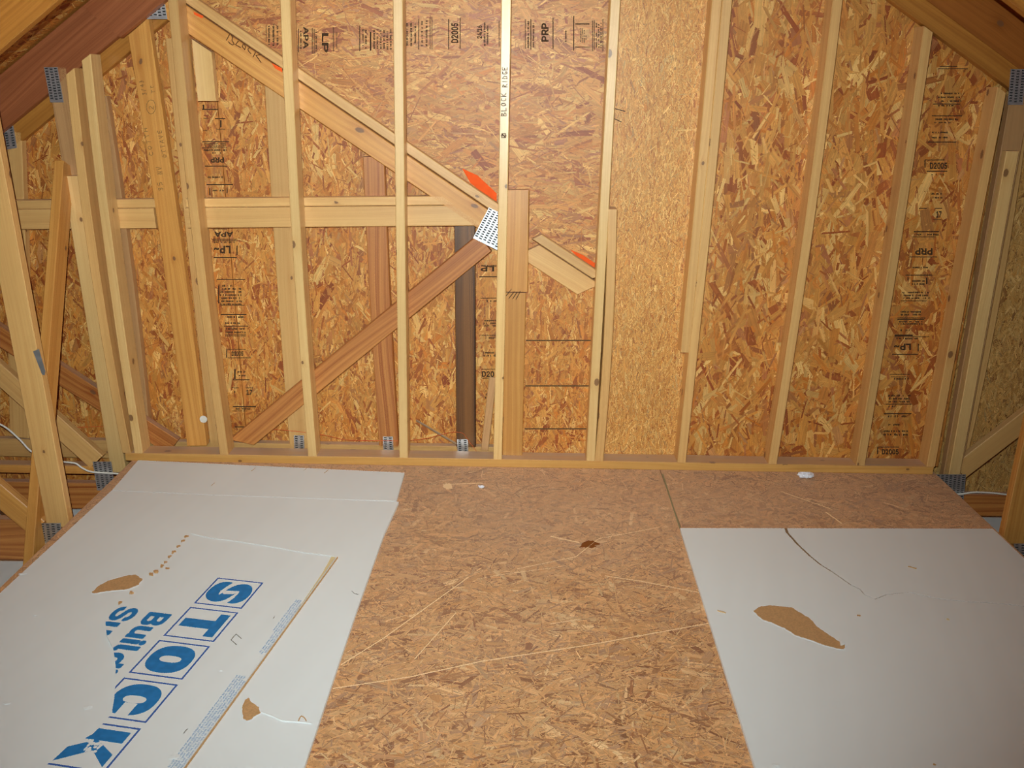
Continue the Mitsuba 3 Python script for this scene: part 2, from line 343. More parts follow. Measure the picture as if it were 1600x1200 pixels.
stud('wall_stud', [(488, 714), (468, 450), (451, 150), (446, 0)], 'pale wall stud crossing the left end of the diagonal brace', 'pale_spruce', top=2.4)
stud('wall_stud', [(630.6, 718), (627, 450), (623, 150), (621.5, 0)], 'pale wall stud in front of the middle of the diagonal brace', 'pale_spruce', top=2.5)
kD = stud('wall_stud', [(777.5, 720), (783, 450), (789, 150), (791, 0)], 'wall stud lettered BLOCK RIDGE in black marker', 'pale_spruce', top=2.6)
stud('wall_stud', [(923, 721.5), (936.5, 450), (955, 150), (962.5, 0)], 'tall wall stud at the right end of the short diagonal blocks', 'pale_spruce', top=2.5)
stud('wall_stud', [(1065, 723), (1093.5, 450), (1123.5, 150), (1136.5, 0)], 'full-height right stud of the pair left of the coarse strand-board panel', 'spruce', top=2.28)
stud('wall_stud', [(1207.5, 724), (1250, 450), (1292, 150), (1309, 0)], 'full-height wall stud in the middle of the coarse strand-board panel', 'spruce', top=2.04)
stud('wall_stud', [(1345.5, 724), (1390, 450), (1436, 150), (1451, 46)], 'wall stud with sloping cut top under the right rafter, left of the stamp column', 'spruce', cut=(0, -.6))
stud('wall_stud', [(1456, 723), (1506, 450), (1557, 190), (1565, 141)], 'orange-tinged wall stud at the right end of the bottom plate', 'spruce', cut=(0, -.6))
k = stud('cripple_stud', [(936, 721.5), (954, 450), (957, 327)], 'shorter stud against the right side of the stud next to the diagonal blocks', 'spruce')
k = stud('sister_stud', [(1071.5, 551), (1078.5, 450), (1108.5, 150), (1120.5, 0)], 'stud hanging on the left of the stud pair, cut off before it reaches the plate', 'spruce', z0=None, top=2.28)
k = stud('flat_blocking', [(807.5, 456), (809, 297)], 'short wide board nailed flat beside the BLOCK RIDGE stud, with a large knot', 'yellow_pine', Y=.032, w=.092, t=.038, z0=None, cat='blocking board')
k = stud('flat_blocking', [(800.5, 712), (805.5, 457.5)], 'wide board standing flat on the plate beside the BLOCK RIDGE stud', 'yellow_pine', Y=.048, w=.089, t=.038, cat='blocking board')
for seam_px, off, w, lab in (([(835, 376.6), (929, 438)], .0465, .087, 'short wide diagonal block right of the flat boards'),
                             ([(835, 376.6), (929, 438)], -.0205, .038, 'short thin diagonal block on top of the wide one, orange chalk along its top')):
    P = py(seam_px, .050)
    d = (P[1] - P[0]) / np.linalg.norm(P[1] - P[0]); dn = np.cross(d, [0, -1, 0]); dn = dn if dn[2] < 0 else -dn
    sl2 = d[2] / d[0]
    k = board('diagonal_block', [p + dn * off for p in P], w, .038, 'spruce', cut=(sl2, sl2)); tag(k, lab, 'blocking board')

# ------------------------------------------------------------------ GABLE TRUSS behind the left half of the stud wall
gt = numbered('gable_truss'); tag(gt, 'gable truss behind the left studs with long double diagonal and level double beam', 'roof truss')
P = py([(294, 9), (507, 150), (720, 298)], Y_A); P = [P[0], P[2]]
d = (P[1] - P[0]) / np.linalg.norm(P[1] - P[0]); dn = np.cross(d, [0, -1, 0]); dn = dn if dn[2] < 0 else -dn
a, b = P[0] - d * .15, P[0] + d * ((1.205 - P[0][0]) / d[0])
tag(board('top_chord', [a + dn * .0462, b + dn * .0462], .0885, .038, 'yellow_pine', gt, cut=(0, d[2] / d[0])), 'yellow top chord lettered BLOCK in marker')
tag(board('filler_strip', [a - dn * .0225, b - dn * .0225], .038, .038, 'spruce', gt, cut=(0, d[2] / d[0])), 'thinner strip along the upper side of the diagonal chord')
chord_d, chord_n, chord_a = d, dn, P[0]
for yy, w, lab in (((320, 313), .0365, 'upper piece of the level double beam'), ((343, 337), .084, 'lower, wider piece of the level double beam')):
    for x0, x1 in ((-50, 242), (291, 700 if w < .05 else 733)):
        f = lambda x: yy[0] + (yy[1] - yy[0]) * (x - 15) / 715.0
        board('level_beam', py([(x0, f(x0)), (x1, f(x1))], Y_A), w, .038, 'spruce', gt, cut=(0, 1.5 if x1 > 600 else 0))
B = py([(378, 691), (505, 587), (637, 478), (757, 380)], Y_A)
tag(board('brace', [B[0], B[-1]], .089, .038, 'orange_pine', gt, cut=(.75, 0)), 'reddish diagonal brace with strong grain')
tag(board('post', slide_z(py([(307, 697), (278, 450), (237, 195), (217, 42)], Y_A), .040), .089, .038, 'yellow_pine', gt, cut=(0, .72)), 'orange-yellow post with pencil handwriting')
POST_MAT = 'yellow_pine'
for px, mat, lab in (([(222, 697), (209, 600), (195, 450), (178, 340), (155, 185), (149, 150)], 'dull_wood', None),
                     ([(341, 690), (338, 620), (314, 450), (276, 60)], 'spruce', None),
                     ([(467, 690), (455, 540), (446, 360), (437, 300), (431, 135)], 'spruce', None),
                     ([(607, 690), (597, 540), (589, 355), (583, 245)], 'orange_pine', None),
                     ([(728, 698), (727, 500), (726, 352)], 'dark_lumber', 'dark brown stained upright')):
    kk = board('upright', slide_z(py(px, Y_B), .030), .089, .038, mat, gt)
    if lab: tag(kk, lab)
board('short_upright', py([(323, 158), (314.5, 71)], Y_A), .074, .038, 'pale_spruce', gt, cut=(0, -.66))
board('upright', py([(30, 683), (22, 350), (16, 205)], Y_B), .089, .038, 'spruce', gt)
zt = on_y(560, 695, Y_B)[2]
board('bottom_chord', [np.array([-2.6, Y_B, zt - .0445]), np.array([1.235, Y_B, zt - .0445])], .089, .038, 'spruce', gt)
board('web', py([(-130, 444), (270, 699)], Y_A), .089, .038, 'orange_pine', gt)

def plate_mesh(quad):
    """A toothed nail plate on the plane of its corners (3-D, in order), slots punched through."""
    q = np.array(quad, float); ex, ey = q[1] - q[0], q[3] - q[0]
    w, h = np.linalg.norm(ex), np.linalg.norm(ey); ex, ey = ex / w, ey / h
    holes = []
    nx, ny = max(2, int(w / .0175)), max(3, int(h / .0098))
    for i in range(nx):
        for j in range(ny):
            cx, cy = (i + .5) * w / nx, (j + .5 + .25 * (i % 2)) * h / ny
            if cy < h - .006: holes.append(sbox(cx - .0058, cy - .0026, cx + .0058, cy + .0026))
    m = extrude(sbox(0, 0, w, h).difference(shapely.union_all(holes)), .0008, .0022)
    back = extrude(sbox(.001, .001, w - .001, h - .001), .0003, .0008)  # dark sheet added behind the plate, standing in for shade inside the slots
    n = np.cross(ex, ey); n = n if n[1] < 0 else -n
    for k in (m, back): k.vertices = q[0] + k.vertices[:, :1] * ex + k.vertices[:, 1:2] * ey + k.vertices[:, 2:] * n
    return m, back
def nail_plate(px, Y, parent):
    m, back = plate_mesh(py(px, Y))
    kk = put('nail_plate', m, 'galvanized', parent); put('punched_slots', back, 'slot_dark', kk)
    tag(kk, 'grey galvanized toothed plate')
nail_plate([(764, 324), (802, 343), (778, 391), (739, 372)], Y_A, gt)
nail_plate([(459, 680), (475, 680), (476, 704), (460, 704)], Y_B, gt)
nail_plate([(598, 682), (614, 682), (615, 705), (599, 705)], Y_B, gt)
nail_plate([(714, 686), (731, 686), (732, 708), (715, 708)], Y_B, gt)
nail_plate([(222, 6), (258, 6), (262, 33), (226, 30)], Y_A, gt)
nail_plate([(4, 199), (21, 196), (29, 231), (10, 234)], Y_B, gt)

# ------------------------------------------------------------------ ROOM TRUSSES: posts, chords, beams at both sides
def truss(label): k = numbered('room_truss'); tag(k, label, 'roof truss'); return k
t0 = truss('attic room truss at the stud wall with dark reddish left rafter and brown right rafter')
Y0 = .030
def edge_post(px_left, w, Y, z0, top_px=None): ...
YP = Y_A
xl = [on_y(x, y, YP) for x, y in ((156, 620), (127, 450), (97, 275), (72, 105))]
wl = .080
P = [p + np.array([wl / 2, 0, 0]) for p in xl]
dx = -.456 - wl / 2 - P[0][0]
P = slide_z([P[0], P[-1]], -.10)
P = [np.array([min(p[0], -.452 - wl / 2), p[1], p[2]]) for p in P]
tag(board('post', P, wl, .038, 'dull_wood', t0), 'dull side post at the left corner')
def at_z(P, z): a, b = P[0], P[-1]; return a + (b - a) * (z - a[2]) / (b[2] - a[2])
zs = on_y(108, 275, YP - .0385)[2]
S = [at_z(P, -.08) + [.008, -.0385, 0], at_z(P, zs) + [.008, -.0385, 0]]
tag(board('scab_board', S, wl - .010, .038, 'pale_spruce', t0), 'pale board nailed over the lower part of the left corner post')
xr = [on_y(x, y, Y0) for x, y in ((1494, 620), (1527, 450), (1549, 300), (1561, 235), (1577, 150))]
P = [p + np.array([.045, 0, 0]) for p in xr]
P = slide_z([P[0], P[-1]], -.06)
P = [np.array([max(p[0], P1[0] + .022 + .045), p[1], p[2]]) for p in P]
tag(board('post', P, .08, .038, 'dull_wood', t0), 'dull side post at the right corner')
zs = on_y(1570, 235, Y0)[2]
S = [at_z(P, -.03) + [-.012, -.0385, 0], at_z(P, zs) + [-.012, -.0385, 0]]
tag(board('scab_board', S, .050, .038, 'pale_spruce', t0), 'pale board nailed over the lower part of the right corner post')
board('upright', py([(1497, 740), (1519, 620), (1558, 450), (1588, 250), (1598, 160)], Y_A + .002), .060, .038, 'spruce', t0)
# left and right top chords of this truss
def chord(a, b, depth, Y, mat, parent, side, lo=None):
    """The chord's lower edge passes a and b (x, z); side -1 left slope, +1 right slope."""
    a, b = np.array([a[0], Y, a[1]]), np.array([b[0], Y, b[1]])
    d = (b - a) / np.linalg.norm(b - a); n = np.array([-d[2], 0, d[0]]); n = n if n[2] > 0 else -n
    reach = 2.9
    ends = [a - d * reach, b + d * .8] if side < 0 else [a - d * .8, b + d * reach]
    return board('top_chord', [e + n * depth / 2 for e in ends], depth, .038, mat, parent), (a, d, n)
tl = [on_y(152, 122, Y_B), on_y(205, 78, Y_B)]
chord((tl[0][0], tl[0][2]), (tl[1][0], tl[1][2]), .14, Y_B, 'tan_rafter', gt, -1)
a, b = on_y(15, 195, Y_A), on_y(241, 10, Y_A)
kk, C0L = chord((a[0], a[2]), (b[0], b[2]), .160, Y_A, 'red_pine', t0, -1); tag(kk, 'dark reddish left rafter')
q0, q1 = on_y(158, 34, Y_A - .0382), on_y(262, -52, Y_A - .0382); qd = (q1 - q0) / np.linalg.norm(q1 - q0)
tag(board('splice_board', [q0, q0 + qd * .27], .165, .038, 'red_pine', t0, cut=(.25, 0)), 'reddish board lapped over the upper part of the left rafter')
tr = [on_y(1400, 7, Y0), on_y(1575, 136, Y0)]
kk, C0n = chord((tr[0][0], tr[0][2]), (tr[1][0], tr[1][2]), .074, Y0, 'tan_rafter', t0, 1)
na, nd, nn = C0n
a = na + nn * .075
kk, C0R = chord((a[0], a[2]), (a[0] + nd[0], a[2] + nd[2]), .184, Y0 + .012, 'brown_pine', t0, 1); tag(kk, 'brown right rafter above a lighter strip')
for xs in ((-3.0, -.455), (3.20, 5.6)):
    za, zb = (on_y(20, 747, Y0)[2], on_y(20, 787, Y0)[2]) if xs[0] < 0 else (on_y(1530, 767, Y0)[2], on_y(1530, 800, Y0)[2])
    board('bottom_chord', [np.array([xs[0], Y0 - .04, (za + zb) / 2]), np.array([xs[1] - (.0 if xs[0] < 0 else 0), Y0 - .04, (za + zb) / 2])], za - zb, .038, 'orange_pine', t0)
za = on_y(20, 727, Y0)[2]
board('ledger', [np.array([-3.0, Y0 + .004, za - .02]), np.array([-.545, Y0 + .004, za - .02])], .040, .056, 'yellow_pine', t0)
board('web', py([(-140, 461), (150, 722)], Y0), .089, .036, 'spruce', t0)
board('web', py([(1500, 737), (1740, 552)], Y0), .089, .036, 'spruce', t0)
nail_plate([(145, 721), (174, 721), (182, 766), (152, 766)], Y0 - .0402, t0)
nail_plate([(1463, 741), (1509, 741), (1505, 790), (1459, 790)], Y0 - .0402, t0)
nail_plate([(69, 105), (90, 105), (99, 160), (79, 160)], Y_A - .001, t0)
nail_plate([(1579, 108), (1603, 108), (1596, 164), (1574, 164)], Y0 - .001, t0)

t1 = truss('nearer attic room truss whose thick posts stand beside the deck at both picture edges')
Y1 = -.57
PL = [on_y(88, 808, Y1), on_y(50, 600, Y1), on_y(-8, 300, Y1)]
PL = slide_z([PL[0], PL[-1]], -.03)
PL = [np.array([min(p[0], X_L - .047), p[1], p[2]]) for p in PL]
PL[1] = at_z(PL, 1.635)
tag(board('post', PL, .089, .038, 'spruce', t1, cut=(0, .7)), 'thick yellowish post left of the deck')
PR = slide_z([on_y(1570, 842, Y1), on_y(1610, 690, Y1)], -.03)
PR = [np.array([max(p[0], X_R + .047), p[1], p[2]]) for p in PR]
PR[1] = at_z(PR, 1.5)
tag(board('post', PR, .089, .038, 'yellow_pine', t1), 'orange post right of the deck')
put('metal_strap', print_wall(Polygon([(52, 549), (61, 545), (71, 580), (70, 586), (66, 585)]), Y1 - .0005, .0015), 'galvanized', t1)
a, b = on_y(0, 78, Y1), on_y(105, -12, Y1)
kk, C1L = chord((a[0], a[2]), (b[0], b[2]), .184, Y1, 'tan_rafter', t1, -1)
a = on_y(1570, -4, Y1)
kk, C1R = chord((a[0], a[2]), (a[0] + .4, a[2] - .4 * .62), .184, Y1, 'tan_rafter', t1, 1)
za, zb = -.022, -.20
for xs in ((-3.0, X_L - .005), (X_R + .005, 5.6)):
    board('bottom_chord', [np.array([xs[0], Y1 + .04, (za + zb) / 2]), np.array([xs[1], Y1 + .04, (za + zb) / 2])], za - zb, .038, 'orange_pine', t1)
board('web', py([(-170, 634), (58, 826)], Y1 - .001), .089, .036, 'yellow_pine', t1)
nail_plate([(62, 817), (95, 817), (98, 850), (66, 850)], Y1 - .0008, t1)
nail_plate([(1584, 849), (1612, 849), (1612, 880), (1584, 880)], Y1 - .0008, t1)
# gable bracing running from the wall down to the near truss
bt, bb = on_y(91, 262, .03), on_x(44, 868, -.535)
w_, A_ = .038, (bt - bb) / np.linalg.norm(bt - bb)
k = board('sway_brace', [bb - A_ * .05, bt + A_ * .03], .038, .089, 'yellow_pine', nrm=(0, -.9, .3)); tag(k, 'slanting brace crossing behind the thick yellowish post at the left', 'brace')

# ------------------------------------------------------------------ ROOF sheathing over the trusses
tag('ceiling', kind='structure')
def roof_side(side, cs, name):
    V, st = [], []
    for (a, d, n), dep, Y in cs:
        d = d if d[2] > 0 else -d           # upwards
        base = a + n * (dep + .004)
        ridge = base + d * ((1.39 - base[0]) / d[0]); foot = base - d * ((base[2] + .30) / d[2])
        st.append((Y, foot, ridge))
    st.sort(key=lambda q: -q[0])
    st = [(.30, st[0][1], st[0][2])] + st + [(-3.3, st[-1][1], st[-1][2])]
    V = []
    for Y, f, r in st:
        nrm = np.array([-(r - f)[2], 0, (r - f)[0]]); nrm /= np.linalg.norm(nrm); nrm = nrm if nrm[2] > 0 else -nrm
        for q in (f, r, r + nrm * .012, f + nrm * .012): V.append((q[0], Y, q[2]))
    F = []
    for i in range(len(st) - 1):
        o = 4 * i
        for k in range(4):
            j = (k + 1) % 4
            F += [(o + k, o + j, o + 4 + j), (o + k, o + 4 + j, o + 4 + k)]
    F += [(0, 1, 2), (0, 2, 3)] + [tuple(4 * (len(st) - 1) + q for q in t) for t in ((0, 2, 1), (0, 3, 2))]
    m = trimesh.Trimesh(np.array(V), F, process=False)
    kk = put(name, m, 'osb_wall', 'ceiling', uv=np.stack([np.full(len(m.vertices), .5), m.vertices[:, 0]], 1))
    # strands on the stretch that shows between the rafters
    v, f, uv = strand_mesh(sbox(0, 0, 1, 1.9), np.random.default_rng(77 + side), 2600, 0.0, .6, (.03, .12), (.006, .03), 1500)
    W = []
    for (sx, sy, h) in v:
        Y = .1 - sx * 1.4
        i = next(i for i in range(len(st) - 1) if st[i][0] >= Y >= st[i + 1][0])
        t = (st[i][0] - Y) / (st[i][0] - st[i + 1][0])
        ft, rg = st[i][1] * (1 - t) + st[i + 1][1] * t, st[i][2] * (1 - t) + st[i + 1][2] * t
        dd = (rg - ft); s = .45 + .25 * sy
        q = ft + dd * s; nn = np.array([-dd[2], 0, dd[0]]); nn /= np.linalg.norm(nn); nn = nn if nn[2] > 0 else -nn
        W.append((q[0] - nn[0] * h, Y, q[2] - nn[2] * h))
    tag(put('strands', trimesh.Trimesh(np.array(W), f, process=False), 'osb_wall', kk, uv=uv), kind='stuff')
roof_side(0, ((C0L, .165, Y_A), (C1L, .184, Y1)), 'roof_panel')
roof_side(1, ((C0R, .184, Y0), (C1R, .184, Y1)), 'roof_panel')
# ceiling boards of the storey below, seen between the bottom chords
tag(put('floor_eaves', trimesh.util.concatenate([slab_floor(sbox(-3.1, -3.3, X_L + .1, .30), -.29, -.275), slab_floor(sbox(X_R - .1, -3.3, 5.9, .30), -.29, -.275)]), 'drywall'), kind='structure')
for s in ('left', 'right'): pass

# ------------------------------------------------------------------ DRYWALL SHEETS on the deck
def leaf(px, seed, z=0.0):
    """A torn outline: the polygon with small ragged steps."""
    p = floor_poly(px, z); r = np.random.default_rng(seed)
    c = np.array(p.exterior.segmentize(.008).coords)[:-1]
    return Polygon(c + r.normal(0, .0011, c.shape)).buffer(0)
TH = .0125
sl_key = numbered('drywall_sheet'); tag(sl_key, 'large white drywall sheet on the left of the deck under the printed piece', 'drywall')
rear = floor_poly([(216, 719), (632, 738.5), (619, 783), (500, 779), (330, 773), (175, 766)], TH)
main = [on_z(x, y, TH)[:2] for x, y in [(174.5, 766.4), (330, 773.4), (500, 779.4), (623, 783.9), (600, 834), (560, 946), (528, 1040), (475, 1199)]]
main = Polygon(list(main) + [(main[-1][0] - .004, -2.45), (-.355, -2.45), on_z(-20, 945, TH)[:2]]).buffer(0)
for p in (rear, main): put('sheet_piece', slab_floor(p, .0008, TH), 'drywall', sl_key)
sr_key = numbered('drywall_sheet'); tag(sr_key, 'white drywall sheet on the right of the deck with a long crack and torn patch', 'drywall')
crack = [(1226, 820), (1230, 832), (1246, 850), (1265, 868), (1282, 882), (1300, 893), (1330, 914), (1343, 920), (1352, 930), (1368, 936), (1385, 929), (1402, 927), (1420, 925), (1445, 931), (1470, 936), (1510, 940), (1550, 942), (1600, 947), (1780, 960)]
cp = [on_z(x, y, TH)[:2] for x, y in crack]
tl_, tr_ = on_z(1063, 825, TH)[:2], on_z(1551, 826, TH)[:2]
X1 = on_z(1180, 1199, TH)[0]
whole = Polygon([tl_, tr_, (tr_[0] + .0, -2.95), (X1 + .0, -2.95), (X1, -1.82)])
gap = shapely.union_all([LineString([cp[i], cp[i + 1]]).buffer(.0052 * max(.26, 1 - i / 9), cap_style=1) for i in range(len(cp) - 1)])
for g in getattr(whole.difference(gap), 'geoms', [whole]):
    if g.area > 1e-3: put('sheet_piece', slab_floor(g, .0008, TH), 'drywall', sr_key)
put('crack_bed', slab_floor(gap.intersection(whole).buffer(.0005), .0009, TH - .0012), 'crack_brown', sr_key)
def torn(px, seed, parent, z, rim=True):
    p = leaf(px, seed, z)
    put('torn_patch', slab_floor(p, z + .00005, z + .0006), 'kraft', parent)
    if rim:
        c = p.centroid
        put('torn_rim', slab_floor(p.buffer(.0035).difference(p).intersection(affinity.translate(p.buffer(.003), -.002, -.004)), z + .00005, z + .0012), 'drywall', parent)
torn([(1177, 955), (1187, 948), (1203, 946), (1237, 949), (1250, 957), (1268, 969), (1275, 978), (1300, 995), (1311, 1002), (1321, 1008), (1318, 1015), (1305, 1013), (1284, 1007), (1262, 999), (1245, 994), (1226, 982), (1205, 973), (1190, 968)], 5, sr_key, TH)
put('paper_curl', slab_floor(floor_poly([(1311, 999), (1318, 1001), (1319, 1008), (1313, 1009)], TH), TH, TH + .006), 'drywall', sr_key)
torn([(143, 927), (152, 917), (170, 907), (195, 900), (212, 898), (223, 905), (217, 914), (200, 921), (190, 922), (168, 924), (150, 927)], 6, sl_key, TH)
torn([(378, 1106), (383, 1094), (388, 1090), (395, 1098), (405, 1105), (407, 1115), (399, 1119), (388, 1127), (380, 1124)], 7, sl_key, TH)
# printed torn piece lying on the left sheet
TZ0, TZ1 = TH + .0003, TH + .006
pp = numbered('printed_drywall_piece'); tag(pp, 'torn drywall piece with blue block lettering lying on the left sheet', 'drywall')
torn_edge = [(297, 832), (284, 848), (270, 866), (258, 880), (252, 890), (240, 905), (226, 920), (205, 932), (186, 945), (172, 958), (164, 972), (166, 992), (176, 1012), (180, 1040), (180, 1065), (178, 1090), (174, 1115), (161, 1130), (144, 1147), (125, 1157), (104, 1167), (86, 1184), (58, 1206)]
e0, e1 = on_z(527, 870, TZ1)[:2], on_z(288, 1199, TZ1)[:2]
dirr = (e1 - e0) / np.linalg.norm(e1 - e0)
outer = [on_z(x, y, TZ1)[:2] for x, y in [(297, 832), (330, 840), (400, 850), (470, 862), (525, 870)]]
outer += [e0 + dirr * 1.9]
tl2 = [on_z(x, y, TZ1)[:2] for x, y in torn_edge]
dd = (tl2[-1] - tl2[-2]) / np.linalg.norm(tl2[-1] - tl2[-2])
outer += [tl2[-1] + dd * .55] + tl2[::-1][:-1]
rr = np.random.default_rng(9)
piece = Polygon(outer).buffer(0)
put('board', slab_floor(piece, TZ0, TZ1), 'drywall', pp)
put('edge_tape', slab_floor(Polygon([e0 + dirr * .004, e0 + dirr * .5, e0 + dirr * .12 + np.array([-.010, .003]), e0 + dirr * .004 + np.array([-.020, .006])]).intersection(piece), TZ1, TZ1 + .0003), 'tape', pp)
put('paper_edge', slab_floor(Polygon([e0, e0 + dirr * 1.88, e0 + dirr * 1.88 + np.array([.0022, 0]), e0 + np.array([.0022, 0])]), TZ0, TZ1), 'kraft', pp)
put('raised_lip', tube_mesh([on_z(x, y, TZ1 + .0016) for x, y in ((298, 833), (330, 840.5), (365, 845), (400, 850.5), (440, 857), (470, 862.5), (500, 866.5), (524, 870))], .0010, 6), 'drywall', pp, smooth=True)
# lettering frame: reading direction along the right edge, letter tops to the right
RD = dirr; UPD = np.array([RD[1], -RD[0]]); UPD = UPD if UPD[0] > 0 else -UPD
def lay(poly, org, sx=1.0, sy=1.0):
    """Letter units to the sheet: x along the reading direction, y towards the letter tops."""
    return affinity.affine_transform(poly, [RD[0] * sx, UPD[0] * sy, RD[1] * sx, UPD[1] * sy, org[0], org[1]])
def printed(poly, mat, name='print'):
    q = poly.intersection(piece.buffer(-.0012))
    if not q.is_empty: return put(name, slab_floor(q, TZ1, TZ1 + .00025), mat, pp)
def ell(cx, cy, rx, ry, p=2.4, n=64):
    t = np.arange(n) * 2 * np.pi / n
    return Polygon([(cx + rx * np.sign(np.cos(a)) * abs(np.cos(a)) ** (2 / p), cy + ry * np.sign(np.sin(a)) * abs(np.sin(a)) ** (2 / p)) for a in t])
O = ell(.5, .5, .5, .5).difference(ell(.5, .5, .12, .25))
GL = {'T': shapely.union_all([sbox(.03, .76, .97, 1), sbox(.33, 0, .67, 1)]),
      'O': O, 'C': O.difference(sbox(.62, .36, 1.1, .64)),
      'K': shapely.union_all([sbox(.02, 0, .34, 1), Polygon([(.30, .44), (.66, 1), (1.0, 1), (.62, .56), (1.02, 0), (.64, 0), (.40, .36), (.30, .22)])])}
tt = np.linspace(0, 1, 40)
sp = np.array([(.80, .70), (.74, .84), (.50, .89), (.24, .82), (.20, .68), (.32, .57), (.55, .49), (.76, .40), (.80, .26), (.68, .13), (.48, .10), (.24, .15), (.18, .32)])
from scipy.interpolate import make_interp_spline
spl = make_interp_spline(np.arange(len(sp)), sp, k=3)(np.linspace(0, len(sp) - 1, 70))
GL['S'] = LineString(spl).buffer(.155, cap_style=2)
# the five boxes: corners measured on the sheet
def loc(x, y): q = on_z(x, y, TZ1)[:2] - e0; return np.array([q @ RD, q @ UPD])
bx = {'S': ((340, 901), (411, 912), (376, 954), (304, 941)), 'T': ((299, 947), (372, 960), (331, 1006), (256, 993)), 'O': ((252, 998), (327, 1012), (282, 1062), (203, 1048)), 'C': ((197, 1054), (276, 1069), (225, 1129), (172, 1119))}
A = {c: np.array([loc(*q) for q in v]) for c, v in bx.items()}
y_top = np.mean([A[c][1][1] for c in 'STO'] + [A[c][2][1] for c in 'STO']); y_bot = np.mean([A[c][0][1] for c in 'STO'] + [A[c][3][1] for c in 'STO'])
x_s = [np.mean([A[c][0][0], A[c][1][0]]) for c in 'STO']; x_e = [np.mean([A[c][3][0], A[c][2][0]]) for c in 'STO']
pitch, bw = (x_s[2] - x_s[0]) / 2, np.mean([b - a for a, b in zip(x_s, x_e)])
LOGO = (x_s, x_e, y_top, y_bot)
for i, c in enumerate('STOCK'):
    xa = x_s[0] + pitch * i; xb = xa + bw
    org = e0 + RD * xa + UPD * y_bot
    w, h = bw, y_top - y_bot
    fr = sbox(0, 0, w, h).difference(sbox(.0055, .0055, w - .0055, h - .0055))
    printed(lay(fr, org), 'blue_line', 'print_frame')
    mx, my = w * .105, h * .10
    g = affinity.affine_transform(GL[c], [w - 2 * mx, 0, 0, h - 2 * my, mx, my])
    if c == 'S': g = g.difference(Polygon([(w * .42, h * .66), (w * .46, h * .30), (w * .56, h * .42), (w * .52, h * .60)]).buffer(.002))
    if c == 'K':
        r = np.random.default_rng(4)
        g = g.difference(shapely.union_all([ell(w * r.uniform(.3, .62), h * r.uniform(.30, .62), .004 + .004 * r.random(), .003 + .004 * r.random()) for _ in range(16)]))
    printed(lay(g, org), 'blue_ink', 'print_letter')
def word(text, p_start, p_end, height, gap=.15):
    """A printed word from its first to its last baseline point (pixels), letter by letter."""
    x, gs = 0.0, []
    for c in text:
        g = text_poly(c).buffer(.03); x0, _, x1, _ = g.bounds
        gs.append(affinity.translate(g, x - x0, 0)); x += x1 - x0 + gap
    a, b = loc(*p_start), loc(*p_end)
    for g in gs: printed(lay(affinity.scale(g, (b[0] - a[0]) / (x - gap), height, origin=(0, 0)), e0 + RD * a[0] + UPD * a[1]), 'blue_ink', 'print_letter')
WD = abs(y_top - y_bot)
word('Building', (236, 956), (112, 1104), WD * .42, .075)
word('Supply', (189, 947), (72, 1085), WD * .42, .075)
# fine print along the right edge: rows too small to read
r = np.random.default_rng(21)
for x0, x1, rows in ((loc(470, 938)[0], loc(403, 1020)[0], 3), (loc(378, 1056)[0], 1.35, 4)):
    bits = []
    for j in range(rows + 1):
        x = x0 + (.0 if j else .02)
        y = -.007 - .0078 * j
        end = x1 - (.12 if j == rows else r.uniform(0, .02))
        while x < end:
            for _ in range(r.integers(3, 9)):
                w = r.uniform(.0016, .0034); bits.append(sbox(x, y - .0020 + r.uniform(-.0008, .0004), x + w * .8, y + .0020 + r.choice([0, .001]))); x += w + .0012
            x += .0035
    tag(printed(lay(shapely.union_all(bits), e0), 'fine_ink', 'fine_print'), kind='stuff')
# ragged brown flecks along the tear
for i, (x, y) in enumerate([(292, 838), (286, 845), (279, 853), (272, 862), (266, 869), (259, 878), (253, 884), (262, 888), (244, 892), (236, 896), (205, 925), (188, 941)]):
    put('tear_fleck', slab_floor(leaf(blob_px(x, y, 3.2, 1.6, 60 + i, 10), 80 + i, TZ1), TZ0, TZ1 + .0007), 'kraft', pp)
def staple(px, parent_label, z):
    g = LineString([on_z(x, y, z)[:2] for x, y in px]).buffer(.0007)
    return put('staple', slab_floor(g, z, z + .0014), 'staple')
k = staple([(370, 1008), (361, 1000), (369, 991), (377, 998)], '', TZ1); tag(k, 'bent wire staple on the printed piece right of the letter T', 'staple')
for px, lab, z in (([(287, 1146), (293, 1139)], 'short staple near the fine print of the printed piece', TZ1), ([(427, 967), (429, 963)], 'tiny staple near the tape edge of the printed piece', TZ1),
                   ([(550, 924), (554, 928), (560, 929)], 'bent staple on the plain strip right of the printed piece', TH)):
    tag(staple(px, '', z), lab, 'staple')
for x, y, z, lab in ((1127, 956, TH, 'tiny wood splinter near the left edge of the right sheet'), (1425, 887, TH, 'wood splinter above the crack on the right sheet')):
    a, b = on_z(x - 6, y - 1.5, z), on_z(x + 7, y + 2, z)
    tag(board('wood_splinter', [a + [0, 0, .003], b + [0, 0, .003]], .005, .003, 'pale_spruce', nrm=(0, 0, 1), ch=.0006), lab, 'wood chip')
def crumple(px, size, seed, z=0.0):
    m = trimesh.creation.icosphere(2, 1.0)
    v = m.vertices; r = meshkit.noise(v * 2.6, seed)
    r2 = meshkit.noise(v * 6, seed + 1)
    m.vertices = v * (.3 + .9 * r + .5 * r2)[:, None] * np.array(size)
    m.vertices[:, 2] -= m.vertices[:, 2].min()
    m.apply_translation(on_z(*px, z) + [0, 0, .0006 + z]); return m
k = put('paper_scrap', crumple((1259, 747), (.030, .020, .012), 3), 'paper'); tag(k, 'small crumpled white paper scrap on the deck near the plate', 'paper')
k = put('paper_scrap', crumple((1311, 737), (.022, .010, .004), 5), 'paper'); tag(k, 'flat bit of white paper against the bottom plate', 'paper')
